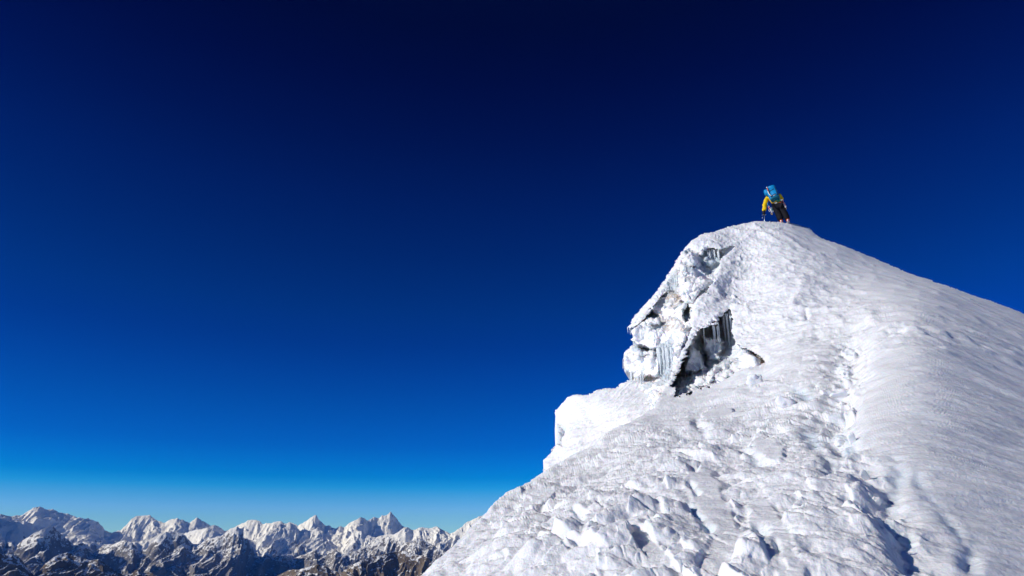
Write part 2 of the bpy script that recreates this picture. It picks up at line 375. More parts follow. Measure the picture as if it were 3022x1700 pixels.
def massif(name, sil, R, front, backd, slope, lam, amp, mat, seed, cols=1150, rows=330, crest_noise=0.006, lean=0.25, wide=1):
    pts = np.array(sil); az, te = tan_az(pts[:, 0], pts[:, 1]); o = np.argsort(az); az = az[o]; te = te[o]
    A = np.concatenate([np.radians(np.linspace(-75, -40, 160)), np.linspace(math.radians(-39.5), math.radians(2.5), cols), np.radians(np.linspace(2.8, 60, 300))])
    # the range goes on to both sides of what the photograph shows
    xa = np.radians(np.r_[np.linspace(-75, -40.5, 60), np.linspace(3.5, 60, 90)]); m0 = np.median(te[5:-5])
    xt = m0 + .012 * fbm(P3(xa * 9, xa * 0 + seed, 1.7), 4, .6) * (1 + wide)
    if wide: ok = (az > math.radians(-39.5)) & (az < math.radians(-.5)); az, te = az[ok], te[ok]
    else: ok = xa < math.radians(-90); xa, xt = xa[ok], xt[ok]
    az = np.r_[az, xa]; te = np.r_[te, xt]; o = np.argsort(az); az = az[o]; te = te[o]
    # distance from crest, negative behind
    dd = np.concatenate([-np.linspace(1, 0, 50)[:-1] ** 1.5 * backd, np.linspace(0, 1, rows) ** 1.25 * front])
    AA, DD = np.meshgrid(A, dd)
    # the crest wanders nearer and farther
    Rc = R * (1 + 0.05 * fbm(P3(AA * 9, 0 * AA + seed, 3.3), 3))
    r = Rc - DD
    x = r * np.sin(AA); y = r * np.cos(AA)
    wob = lam * 0.8 * fbm(P3(x / lam * .6, y / lam * .6, seed), 3)
    df = np.clip(DD, 0, None)
    # spurs run down from every summit and lean sideways
    As = AA + lean * df / R * fbm(P3(AA * 14, df / lam * .25, seed + 5.0), 2) * 2.2
    T = np.interp(As, az, te)
    Tm = np.interp(As, az, np.convolve(np.pad(te, 9, 'edge'), np.ones(19) / 19, 'valid') - .0015)
    w = np.exp(-df / (front * .12))
    crest = (T * w + Tm * (1 - w)) * Rc
    u = (x * math.cos(.15) + wob) / lam; v = (y + wob) / lam
    rg = ridged(P3(u, v * .42, seed), 7, .6) - .45
    rg2 = ridged(P3(u * 2.7 + 3, v * .8, seed + 2.2), 6, .62) - .45
    fade = sstep(0, lam * .9, df)
    z = crest - slope * df * (0.8 + 0.35 * fbm(P3(u * .4, v * .4, seed + 8.8), 2)) + amp * rg * fade + amp * .38 * rg2 * sstep(0, lam * .35, df)
    z += R * crest_noise * .35 * fbm(P3(x / lam * 6, y / lam * 6, seed), 5, .6)
    z = np.where(DD < 0, crest + DD * -1 * -0.9 + R * crest_noise * .35 * fbm(P3(x / lam * 6, y / lam * 6, seed), 5, .6), z)
    z = z + EYE[2]
    V = np.stack([x, y, z], -1)
    h_, w_ = AA.shape; idx = np.arange(h_ * w_).reshape(h_, w_)
    q = np.stack([idx[:-1, :-1], idx[:-1, 1:], idx[1:, 1:], idx[1:, :-1]], -1).reshape(-1, 4)[:, ::-1]
    ob = mesh_from(name, V.reshape(-1, 3), q, mat)
    return tag(ob, kind='structure')

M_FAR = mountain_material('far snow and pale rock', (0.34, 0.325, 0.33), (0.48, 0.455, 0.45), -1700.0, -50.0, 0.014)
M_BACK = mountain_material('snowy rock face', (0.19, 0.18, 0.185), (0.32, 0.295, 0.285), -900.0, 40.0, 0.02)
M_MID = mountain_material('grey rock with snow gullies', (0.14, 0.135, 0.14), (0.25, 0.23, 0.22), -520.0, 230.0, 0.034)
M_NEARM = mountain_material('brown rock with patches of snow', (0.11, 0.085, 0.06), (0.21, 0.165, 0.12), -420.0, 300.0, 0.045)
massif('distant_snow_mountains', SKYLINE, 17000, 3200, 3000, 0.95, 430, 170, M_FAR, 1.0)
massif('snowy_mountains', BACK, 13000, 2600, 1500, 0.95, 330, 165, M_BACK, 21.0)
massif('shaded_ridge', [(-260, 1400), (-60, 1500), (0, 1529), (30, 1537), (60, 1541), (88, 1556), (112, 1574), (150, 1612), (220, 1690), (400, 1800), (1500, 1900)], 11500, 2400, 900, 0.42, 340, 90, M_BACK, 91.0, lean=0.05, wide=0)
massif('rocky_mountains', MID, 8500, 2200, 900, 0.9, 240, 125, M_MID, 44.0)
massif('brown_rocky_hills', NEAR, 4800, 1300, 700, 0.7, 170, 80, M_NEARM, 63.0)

# valley and the flank below the ridge: one sheet out to the horizon
def ground_sheet():
    A = np.linspace(-math.pi, math.pi, 181); r = np.geomspace(1.2, 60000, 90)
    AA, R = np.meshgrid(A, r)
    x, y = R * np.sin(AA), R * np.cos(AA)
    k = 0.10 + 0.14 * np.cos(AA - .55)
    near = -0.75 + R * k * np.exp(-R / 25.0)
    far = -2300 * (1 - np.exp(-np.clip(R - 6, 0, None) / 900.0)) * 1.0
    z = near + far - 0.5 * np.clip(R - 9, 0, None) * np.exp(-R / 300.0)
    z += np.minimum(R * 0.03, 160) * fbm(P3(x / np.maximum(R, 1) * 4, y / np.maximum(R, 1) * 4, np.log(R) * 2), 4) * sstep(2, 30, R)
    z = np.minimum(z, 0.4)
    V = np.stack([x, y, z], -1)
    h_, w_ = AA.shape; idx = np.arange(h_ * w_).reshape(h_, w_)
    q = np.stack([idx[:-1, :-1], idx[:-1, 1:], idx[1:, 1:], idx[1:, :-1]], -1).reshape(-1, 4)[:, ::-1]
    vv = np.vstack([V.reshape(-1, 3), [[0, 0, -0.75]]]); c = len(vv) - 1
    tr = np.stack([idx[0, :-1], idx[0, 1:], np.full(w_ - 1, c)], -1)[:, ::-1]
    return tag(mesh_from('ground', vv, q, M_SNOW, tris=tr), kind='structure')
ground_sheet()

# ------------------------------------------------------------------ the summit ridge
def z4(pts): return [(1800 + x * .3727, 640 + y * .3727) for x, y in pts]
def z5(pts): return [(1400 + x * .4278, 1080 + y * .4278) for x, y in pts]
def z6(pts): return [(2200 + x * .3865, 640 + y * .3865) for x, y in pts]
def z7(pts): return [(2200 + x * .4141, 1100 + y * .4141) for x, y in pts]
CREST = [(1000, 1930), (1130, 1800), (1240, 1702), (1300, 1645), (1367, 1578), (1400, 1545), (1435, 1520), (1503, 1461), (1550, 1430), (1600, 1400), (1650, 1366), (1699, 1337), (1751, 1317), (1785, 1283),
         (1825, 1262), (1862, 1245), (1900, 1222), (1930, 1204)]
RIB_L = z4([(400, 1400), (470, 1290), (490, 1190), (560, 1080), (600, 980), (640, 900), (622, 840), (640, 790), (635, 700), (700, 640), (760, 580), (830, 490)])
CAVE_UP = z4([(850, 440), (870, 350), (900, 310), (990, 235), (930, 240), (860, 265), (770, 255), (740, 290), (680, 300), (640, 262), (600, 300), (570, 370), (520, 480), (440, 600), (400, 640), (330, 740), (280, 810), (200, 870), (150, 890)])
TOP = [(1852, 966), (1865, 945), (1882, 923), (1912, 886), (1942, 856), (1965, 820), (1986, 785), (2012, 741), (2039, 711), (2068, 692), (2117, 681), (2150, 669), (2190, 660), (2244, 651), (2285, 656), (2337, 657), (2389, 672),
       (2400, 684), (2408, 692), (2449, 711), (2500, 729), (2529, 740), (2683, 804), (2818, 851), (2934, 891), (3022, 924), (3260, 1022), (3600, 1180), (4700, 1750)]
SLOPE_OUTLINE = CREST + RIB_L + CAVE_UP + TOP + [(4700, 1960), (1000, 1960)]
HOLE = z4([(950, 735), (975, 830), (962, 900), (975, 970), (1010, 1020), (1060, 1050), (1120, 1070), (1190, 1110), (1235, 1160), (1190, 1172), (1110, 1180), (1040, 1218), (980, 1250), (900, 1290), (800, 1315), (700, 1345), (600, 1385), (530, 1420),
           (505, 1330), (535, 1250), (575, 1170), (605, 1090), (640, 1010), (690, 915), (740, 885), (800, 858), (865, 845), (890, 785)])
slope_Z = tps([(1000, 1900, 3.6), (1240, 1700, 4.1), (1500, 1700, 3.3), (1900, 1700, 2.9), (2400, 1700, 2.65), (3022, 1700, 2.9), (3260, 1960, 2.2), (2600, 1960, 2.0), (2000, 1960, 2.1), (1500, 1960, 2.3),
    (1400, 1545, 5.2), (1610, 1394, 7.2), (1785, 1283, 9.2), (1930, 1204, 11.4), (2012, 1172, 12.2), (2102, 1140, 12.6), (2180, 1105, 12.8), (2300, 1080, 12.0), (2300, 1250, 7.2), (2300, 1450, 4.2), (1900, 1450, 4.7), (1900, 1320, 7.0),
    (1650, 1550, 4.3), (2700, 1300, 5.2), (2700, 1000, 10.0), (3022, 924, 21.5), (3022, 1300, 6.0), (3260, 1022, 19.5), (3260, 1400, 5.4), (3900, 1320, 15), (3900, 1700, 3.6), (4600, 1700, 10), (2300, 900, 17.5), (2500, 1000, 12.0), (2500, 860, 18.0), (2500, 729, 26), (2408, 692, 27.2),
    (2700, 811, 23.5), (2860, 866, 22), (2320, 657, 28), (2244, 651, 28), (2117, 681, 26.5), (2039, 711, 25.5), (1942, 856, 22.5), (1856, 970, 21), (2109, 822, 20.8), (2060, 880, 19.6), (2038, 940, 18.6), (2000, 1050, 16.4), (1960, 1140, 14.4),
    (2165, 916, 18.6), (2175, 990, 16.6), (2188, 1035, 15), (2258, 1072, 13.2), (2200, 760, 23.4), (2150, 850, 20.6), (2060, 760, 24.0), (1990, 830, 22.6)])

TRACK = z7([(1300, 1449), (1180, 1300), (1050, 1080), (960, 960), (880, 800), (760, 620), (660, 450), (600, 300), (640, 200), (700, 60), (690, -60), (740, -160)])
def scales(x, y, size, ang, asp, seed, warp=.5):
    """overlapping wind-cut flakes: each lifts towards one end and breaks off sharply"""
    c, s_ = math.cos(ang), math.sin(ang)
    wx = warp * size * fbm(P3(x / size * .7, y / size * .7, seed), 2); wy = warp * size * fbm(P3(x / size * .7, y / size * .7, seed + 40.0), 2)
    a = ((x + wx) * c + (y + wy) * s_) / (size * asp); b_ = (-(x + wx) * s_ + (y + wy) * c) / size
    e, rid, lx, ly = cells(a, b_, int(seed))
    amp = .35 + .65 * HR[2][rid]
    k = np.where(lx > 0, .10 + .35 * np.clip(.3 - lx, 0, 1), .32)
    return size * amp * (lx * .46 - (ly * ly) * .26 + .17) * sstep(0, k, e)
def slope_disp(V, N, px, py, s):
    x, y, z = V[..., 0], V[..., 1], V[..., 2]
    L = y * 1.12
    Z = np.linalg.norm(V - EYE, axis=-1)
    n_low = fbm(P3(x * .55, L * .55, 1.0), 4)
    # zones, soft edges in the slope itself
    tr = np.array(TRACK); tx = np.interp(py, tr[::-1, 1], tr[::-1, 0], left=2560, right=2740)
    tx = np.where(py < 1000, 2560 - (1000 - py) * .9, tx)
    right = sstep(-30, 90, px - tx + 60 * noise(P3(x * 1.3, L * 1.3, 4.0)))
    right = np.where(py < 1000, sstep(-60, 160, px - tx), right)
    left = 1 - right
    upper = sstep(1090, 980, py + 30 * noise(P3(x, L, 7.0)))
    rime = upper * sstep(2330, 2200, px + (py - 900) * .15)
    fore = left * (1 - upper)
    a0 = math.radians(122)
    nearw = 1 - sstep(6, 13, Z)
    fp = np.linalg.norm(np.gradient(V, axis=0), axis=-1); gz = 1 - sstep(.05, .16, fp)
    h = 0.10 * n_low * (0.35 + left)
    gf = .25 + .75 * (1 - sstep(.03, .09, fp))
    fl = scales(x, L, .44, a0, 1.5, 3.0) * .62 + scales(x, L, .78, a0 - .3, 1.4, 13.0) * .25 + scales(x, L, .21, a0 + .3, 1.4, 5.0) * .75 + scales(x, L, .09, a0 - .2, 1.3, 8.0) * .45 * nearw
    patchy = sstep(-.2, .35, fbm(P3(x * .9, L * .9, 12.0), 3))
    bill = np.abs(fbm(P3(x * 4.2, L * 4.2, 2.0), 4)) * .10
    softb = np.abs(fbm(P3(x * 1.9, L * 1.7, 71.0), 3, .42))
    h = h + fore * gf * (fl * (.12 + .52 * patchy) + bill * .5 + .085 * softb + .008 * nearw * fbm(P3(x * 20, L * 20, z * 20), 4, .6))
    pl = np.zeros(px.shape); qx = px + 26 * fbm(P3(x * 3, L * 3, 81.0), 4, .6); qy = py + 26 * fbm(P3(x * 3, L * 3, 86.0), 4, .6)
    for pts, w in PLATES: pl = np.maximum(pl, sstep(.28, .6, stroke(qx, qy, pts, w * 1.2)))
    h = h * (1 - .7 * pl) + pl * (.035 + .02 * n_low)
    # wind ripples on the right, running down to the right
    ua = -x * .15 + L * .98; ub = x * .98 + L * .15
    rp = np.abs(fbm(P3(ua * 6.0 + .5 * fbm(P3(x * .8, L * .8, 3), 2), ub * .8, 5.0), 4, .55))
    rpf = np.abs(fbm(P3(ua * 1.7, ub * .5, 25.0), 3, .5)); rp = rp * nearw + rpf * (1 - nearw)
    plates = sstep(-.02, .3, fbm(P3(ua * 2.2, ub * 1.0, 15.0), 3)) * sstep(1400, 1000, py)
    h = h + right * (-.055 * rp * np.clip(Z / 5, .35, 1.6) * gz + .02 * plates * np.clip(Z / 8, .4, 2) * gz + .03 * fbm(P3(ua * 1.1, ub * .35, 9.0), 3) * np.clip(Z / 5, .5, 2))
    # middle dome: streaky thin drifts
    mid = upper * (1 - rime)
    h = h + mid * (1 - right * .5) * (.07 * (ridged(P3(x * 1.1, L * .7, 30.0), 3, .5) - .4) + gz * (.04 * plates + .035 * fbm(P3(x * 3.5, L * 2.0, 2.5), 4, .6) + .03 * ridged(P3(x * 4.5 + L, L * 2.6, 35.0), 3)))
    # rime feathers on the left shoulder
    h = h + rime * (.12 * (ridged(V * np.array([.9, .9, .9]), 4) - .4) + .06 * (np.abs(fbm(V * 2.6, 4, .6))) + .03 * ridged(V * np.array([6.0, 4.0, 3.0]), 3))
    # footsteps, collapsed holes and lips along the trodden line
    trough = stroke(px + 25 * noise(P3(x * 2.1, L * 2.1, 3.3)), py, TRACK, 58)
    h = h - trough * .10 * np.clip(Z / 5, .28, 1.8) + trough * .05 * (ridged(P3(x * 3.2, L * 3.2, 50.0), 4) - .4) * np.clip(Z / 4, .8, 1.8)
    pit = np.zeros(px.shape); ice = np.zeros(px.shape)
    def dig(pts, w, d, ic=0.0):
        nonlocal pit, ice
        m = stroke(px + dwx * w, py + dwy * w, pts, w * 1.1)
        m = m * dmod
        pit = pit - m * d * .38; ice = np.maximum(ice, m * ic)  # ic tints the hollow blue: its shade painted in, no bare ice
    dwx = .9 * fbm(P3(x * 4, L * 4, 1.1), 3, .6); dwy = .9 * fbm(P3(x * 4, L * 4, 6.1), 3, .6); dmod = .75 + .9 * noise(P3(x * 5, L * 5, 2.7))
    for pts, w, d, ic in PITS: dig(pts, w, d, ic)
    h = h * (1 - .6 * sstep(0, -.05, pit)) + pit
    # banks beside the trench
    h = h + .05 * stroke(px, py, z6([(600, 880), (760, 820), (960, 760)]), 16) - .05 * stroke(px, py, z6([(560, 900), (720, 850), (900, 800)]), 14)
    edge = sstep(0, 14, s)
    h = h * (.25 + .75 * edge)
    return h, {'ice': np.clip(ice, 0, 1)}
PLATES = [([(2075, 1440), (2100, 1520), (2135, 1585)], 44), ([(2150, 1640), (2110, 1710)], 40), ([(1715, 1575), (1810, 1545)], 20), ([(2250, 1540), (2290, 1620), (2335, 1710)], 42), ([(2245, 1320), (2290, 1352)], 26),
    ([(1555, 1495), (1625, 1470)], 14), ([(2085, 1235), (2150, 1222)], 14), ([(2480, 1170), (2500, 1195)], 16), ([(1900, 1640), (1960, 1700)], 24), ([(1480, 1620), (1540, 1600)], 16)]
PITS = [  # path, width, depth, strength of the painted blue shade
    (z7([(1060, 640), (1100, 740), (1060, 840)]), 26, .10, .5), (z7([(1000, 1060), (1080, 1120), (1130, 1170)]), 26, .09, .6),
    (z7([(1230, 740), (1300, 840), (1440, 1020), (1560, 1160)]), 14, .035, .4), (z7([(1600, 1330), (1640, 1260)]), 30, .09, .5),
    (z7([(1150, 1360), (1220, 1390)]), 24, .12, .4), (z7([(650, 380), (740, 440), (720, 500)]), 20, .10, .6), (z7([(440, 420), (490, 500)]), 20, .12, .7),
    (z7([(580, 600), (640, 690), (600, 740)]), 16, .12, .4), (z7([(370, 130), (440, 160)]), 16, .11, .8), (z7([(590, 130), (680, 100)]), 11, .12, .2),
    (z7([(560, 240), (640, 230)]), 12, .13, .4), (z6([(680, 1080), (740, 1090), (745, 1180)]), 10, .20, .3), (z6([(740, 980), (800, 990)]), 8, .20, .3),
    (z6([(1090, 890), (1190, 860)]), 9, .25, .1), (z6([(1040, 920), (1090, 900)]), 6, .2, .1), (z5([(1540, 420), (1590, 470)]), 12, .14, .3), (z5([(1500, 715), (1530, 735)]), 9, .09, .3),
    (z5([(1490, 840), (1540, 920)]), 9, .08, .5), (z5([(1480, 1010), (1560, 1130), (1640, 1200)]), 12, .07, .9), (z5([(1005, 920), (1025, 925)]), 6, .07, .3), (z5([(860, 985), (900, 1035)]), 6, .05, .2),
    (z5([(700, 1050), (770, 1130)]), 8, .05, .4), (z7([(20, 580), (80, 620)]), 14, .08, .4), (z7([(90, 1160), (150, 1220)]), 14, .06, .4), (z7([(230, 1300), (260, 1430)]), 10, .05, .5),
    (z7([(860, 1020), (900, 1010)]), 16, .07, .4), (z7([(780, 960), (800, 1000)]), 8, .06, .2), (z6([(460, 720), (465, 770)]), 5, .2, .1), (z6([(0, 0), (5, 5)]), 1, .0, 0)]
snow_slope = relief('snow_slope', M_SNOW, 1000, 3120, 640, 1950, 1.7, SLOPE_OUTLINE, slope_Z, slope_disp, rim=14, rimz=1.7, fringe=1.3, holes=(HOLE,), inner=(RIB_L + CAVE_UP[:-1],), wide=True, rag=lambda a, b: 13.0 * sstep(2140, 2110, a) * sstep(715, 745, b) * sstep(1240, 1180, b))
tag(snow_slope, kind='structure')

# ------------------------------------------------------------------ ice cliff
CL_OUT = z4([(700, 200), (1012, 212), (905, 470), (1030, 700), (1045, 960), (1290, 1115), (1290, 1320), (1000, 1560), (300, 1560), (150, 1430), (160, 1360), (172, 1255), (135, 1240), (115, 1190), (108, 1120), (125, 1060), (190, 1012), (196, 1000), (165, 975), (190, 945), (165, 905), (240, 860), (300, 750), (420, 580), (520, 400), (590, 260)])
cl_base = tps([(1858, 1000, 20.9), (1845, 1060, 20.9), (1900, 1100, 20.2), (1960, 1090, 19.0), (1980, 1000, 19.5), (1875, 960, 20.9), (1923, 912, 21.5), (1960, 866, 22.1), (1992, 822, 22.6), (2012, 775, 23.3), (1960, 940, 20.9), (2010, 860, 21.6), (2060, 750, 24.4), (2110, 770, 24.0), (2160, 728, 24.6),
    (2065, 850, 21.4), (2030, 900, 20.3), (2025, 960, 19.2), (2005, 1030, 18.0), (2100, 1000, 19.5), (2060, 1080, 18.0), (2000, 1150, 16.2), (2180, 1070, 15.9), (2240, 1055, 14.4), (1860, 1180, 19.8), (1930, 1220, 15.0), (2100, 1155, 13.9), (2200, 1115, 13.8), (2012, 1188, 13.8), (2250, 1200, 13.0), (2130, 920, 20.2), (2165, 915, 19.3)])
CLM = {}
def cl_depth(px, py):
    Z0 = cl_base(px, py); V = P(px, py, Z0)
    wx = 5 * noise(V * 2.3); wy = 5 * noise(V * 2.3 + 9)
    X = px + wx; Y = py + wy
    h = np.zeros(px.shape); ice = np.zeros(px.shape); dirt = np.zeros(px.shape)
    def pm(pts, soft=5): return poly(X, Y, z4(pts), soft)
    def sk(pts, w): return stroke(X, Y, z4(pts), w)
    # left face: snow-plastered upper block, band, lower block
    b1 = pm([(150, 900), (330, 800), (520, 800), (600, 880), (600, 1010), (480, 1030), (380, 1060), (280, 1030), (190, 1005)]); h += .45 * b1
    b2 = pm([(110, 1060), (200, 1040), (380, 1080), (395, 1250), (300, 1262), (180, 1255), (130, 1230)], 4); h += .55 * b2
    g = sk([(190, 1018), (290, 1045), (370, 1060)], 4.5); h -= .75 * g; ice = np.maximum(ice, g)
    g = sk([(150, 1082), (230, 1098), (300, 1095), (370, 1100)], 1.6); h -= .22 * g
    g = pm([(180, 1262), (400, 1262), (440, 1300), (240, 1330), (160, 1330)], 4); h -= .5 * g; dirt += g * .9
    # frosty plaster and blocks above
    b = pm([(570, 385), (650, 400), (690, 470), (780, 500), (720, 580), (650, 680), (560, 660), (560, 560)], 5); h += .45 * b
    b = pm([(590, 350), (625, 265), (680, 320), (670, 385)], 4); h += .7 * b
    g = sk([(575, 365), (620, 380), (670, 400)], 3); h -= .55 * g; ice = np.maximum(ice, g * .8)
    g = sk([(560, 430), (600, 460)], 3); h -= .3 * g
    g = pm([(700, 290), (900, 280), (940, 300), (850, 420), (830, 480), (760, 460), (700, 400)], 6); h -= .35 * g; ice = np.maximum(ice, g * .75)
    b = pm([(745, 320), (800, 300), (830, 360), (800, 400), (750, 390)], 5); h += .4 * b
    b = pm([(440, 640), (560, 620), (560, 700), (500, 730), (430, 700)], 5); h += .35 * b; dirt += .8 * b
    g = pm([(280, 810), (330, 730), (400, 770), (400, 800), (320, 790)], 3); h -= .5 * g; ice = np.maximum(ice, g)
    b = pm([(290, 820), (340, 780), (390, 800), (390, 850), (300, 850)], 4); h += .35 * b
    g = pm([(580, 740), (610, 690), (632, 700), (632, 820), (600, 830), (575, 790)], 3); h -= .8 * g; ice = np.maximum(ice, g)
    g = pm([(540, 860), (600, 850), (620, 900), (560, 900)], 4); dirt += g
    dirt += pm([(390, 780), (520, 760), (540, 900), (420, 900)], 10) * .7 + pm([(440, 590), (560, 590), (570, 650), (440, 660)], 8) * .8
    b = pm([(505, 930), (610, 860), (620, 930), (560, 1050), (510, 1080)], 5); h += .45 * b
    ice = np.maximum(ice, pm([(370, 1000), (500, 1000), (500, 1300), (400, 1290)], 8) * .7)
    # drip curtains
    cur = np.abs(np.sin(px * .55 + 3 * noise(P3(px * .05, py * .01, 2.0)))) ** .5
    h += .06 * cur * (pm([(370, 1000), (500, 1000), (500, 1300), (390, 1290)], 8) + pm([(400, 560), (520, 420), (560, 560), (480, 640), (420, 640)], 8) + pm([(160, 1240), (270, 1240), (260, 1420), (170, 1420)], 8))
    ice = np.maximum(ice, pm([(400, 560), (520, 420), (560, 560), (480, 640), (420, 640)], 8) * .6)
    # lower grotto: boulders of ice before a back wall with shade put into its colour
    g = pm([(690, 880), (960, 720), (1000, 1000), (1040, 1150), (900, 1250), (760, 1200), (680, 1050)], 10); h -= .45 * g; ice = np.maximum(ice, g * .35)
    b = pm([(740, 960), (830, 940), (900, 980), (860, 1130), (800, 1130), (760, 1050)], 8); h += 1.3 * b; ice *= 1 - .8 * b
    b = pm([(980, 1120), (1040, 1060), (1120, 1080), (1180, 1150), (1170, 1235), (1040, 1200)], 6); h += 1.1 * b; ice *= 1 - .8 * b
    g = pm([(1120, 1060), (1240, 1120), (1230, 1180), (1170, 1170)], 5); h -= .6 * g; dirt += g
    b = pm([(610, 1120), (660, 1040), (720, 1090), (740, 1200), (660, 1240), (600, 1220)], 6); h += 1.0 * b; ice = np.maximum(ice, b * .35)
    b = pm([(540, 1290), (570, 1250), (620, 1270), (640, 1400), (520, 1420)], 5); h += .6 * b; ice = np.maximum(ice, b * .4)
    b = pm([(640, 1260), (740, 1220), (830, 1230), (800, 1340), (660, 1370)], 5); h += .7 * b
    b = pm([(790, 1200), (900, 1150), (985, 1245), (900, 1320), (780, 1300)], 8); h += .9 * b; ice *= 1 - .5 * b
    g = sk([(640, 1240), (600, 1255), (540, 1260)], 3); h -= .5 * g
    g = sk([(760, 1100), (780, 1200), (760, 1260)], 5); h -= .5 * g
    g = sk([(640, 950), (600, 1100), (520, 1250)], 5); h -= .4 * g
    CLM['ice'], CLM['dirt'] = ice, dirt
    big = .35 * (ridged(V * .8, 3) - .35)
    return Z0 - h - big
def cl_disp(V, N, px, py, s):
    h = np.zeros(px.shape); ice, dirt = CLM['ice'], CLM['dirt']
    # icy roughness
    e, rid, lx, ly = cells(px / 26 + .5 * noise(V * 1.5), py / 20 + .5 * noise(V * 1.5 + 4), 3)
    h += .06 * (HR[2][rid] - .5) * sstep(0, .12, e) + .13 * (ridged(V * np.array([1.5, 1.5, 1.1]), 5, .5) - .4) + .07 * fbm(V * np.array([3.4, 3.4, 1.8]), 5, .6) + .035 * ridged(V * np.array([8, 8, 2.0]), 3)
    dirt += .35 * sstep(.0, .35, fbm(V * 1.1 + 7, 3)) * (px < 2060); ice = np.maximum(ice, .55 * sstep(.12, .3, fbm(V * 1.7 + 3, 3)))
    return h * sstep(-2, 8, s + 2), {'ice': np.clip(ice, 0, 1), 'dirt': np.clip(dirt, 0, 1)}
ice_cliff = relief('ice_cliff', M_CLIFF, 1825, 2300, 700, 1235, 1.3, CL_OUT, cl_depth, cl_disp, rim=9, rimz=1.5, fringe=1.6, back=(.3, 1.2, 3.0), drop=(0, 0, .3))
tag(ice_cliff, kind='structure')

# ------------------------------------------------------------------ the lower cornice beside it
CO_OUT = [(1395, 1850), (1440, 1600), (1500, 1500), (1510, 1455)] + z5([(370, 822), (440, 755), (488, 738), (468, 700), (480, 658), (520, 598), (560, 545), (572, 515), (558, 420), (562, 350), (548, 300), (575, 285), (600, 250), (640, 222), (680, 207), (740, 200), (800, 190), (850, 170), (900, 153),
      (960, 155), (1000, 135), (1040, 108), (1065, 98)]) + [(1900, 1110), (1985, 1120), (2000, 1200), (2010, 1300), (2010, 1850)]
co_base = tps([(1640, 1215, 20.2), (1700, 1170, 19.9), (1800, 1150, 19.6), (1855, 1125, 20.5), (1905, 1150, 19.0), (1750, 1250, 17.6), (1850, 1200, 17.0), (1640, 1300, 18.0), (1610, 1380, 16.0), (1700, 1340, 15.4), (1560, 1430, 14.4), (1800, 1300, 14.8), (1930, 1210, 15.8), (1500, 1480, 13.2), (1450, 1650, 10.6), (1900, 1500, 11.5), (2000, 1830, 8.5), (1400, 1850, 8)])
def co_disp(V, N, px, py, s):
    h = .10 * fbm(V * .8, 3) + .015 * fbm(V * 4, 4, .6)
    u = px * .55 + py * .83; v = px * .83 - py * .55
    st_ = ridged(P3(v * .020 + noise(V) * .5, u * .09, 3.0), 4)
    h += .035 * st_ + .010 * ridged(P3(v * .05, u * .2, 8.0), 3)
    ic = poly(px, py, z5([(555, 390), (625, 400), (615, 460), (590, 520), (560, 520)]), 6)
    h -= .25 * ic
    h -= .25 * stroke(px, py, z5([(580, 525), (610, 540)]), 4)
    h -= .2 * stroke(px, py, z5([(470, 690), (495, 735)]), 6)
    return h * sstep(-2, 9, s + 1), {'ice': ic * .4, 'dirt': 0 * px}
cornice = relief('snow_cornice', M_CLIFF, 1385, 2020, 1085, 1860, 1.6, CO_OUT, co_base, co_disp, rim=11, rimz=1.6, fringe=3.4, back=(.1, .3, .8, 1.8, 3.5, 6), drop=(.02, .1, .5, 1.4, 4, 9))
tag(cornice, kind='structure')

# ------------------------------------------------------------------ small shape helpers
def skin_obj(name, pts, edges, radii, mat, parent=None, sub=2, root=0):
    me = bpy.data.meshes.new(name + '_cage'); me.from_pydata([tuple(p) for p in pts], edges, [])
    o = bpy.data.objects.new(name + '_cage', me); COL.objects.link(o)
    sk = o.modifiers.new('skin', 'SKIN'); sk.use_smooth_shade = True
    for v, r in zip(me.skin_vertices[0].data, radii): v.radius = (r, r) if np.isscalar(r) else r
    me.skin_vertices[0].data[root].use_root = True
    ss = o.modifiers.new('sub', 'SUBSURF'); ss.levels = sub; ss.render_levels = sub
    dg = bpy.context.evaluated_depsgraph_get(); dg.update()
    m2 = bpy.data.meshes.new_from_object(o.evaluated_get(dg)); m2.name = name
    bpy.data.objects.remove(o); bpy.data.meshes.remove(me)
    m2.materials.clear(); m2.materials.append(mat)
    m2.polygons.foreach_set('use_smooth', [True] * len(m2.polygons))
    n = bpy.data.objects.new(name, m2); COL.objects.link(n)
    if parent: n.parent = parent
    return n
def crumple(o, amp, freq):
    me = o.data; n = len(me.vertices); v = np.zeros(n * 3, np.float32); me.vertices.foreach_get('co', v); v = v.reshape(-1, 3)
    nn = np.zeros(n * 3, np.float32); me.vertices.foreach_get('normal', nn); nn = nn.reshape(-1, 3)
    v = v + nn * (amp * fbm(v * freq, 3))[:, None]; me.vertices.foreach_set('co', v.astype(np.float32).ravel()); me.update()
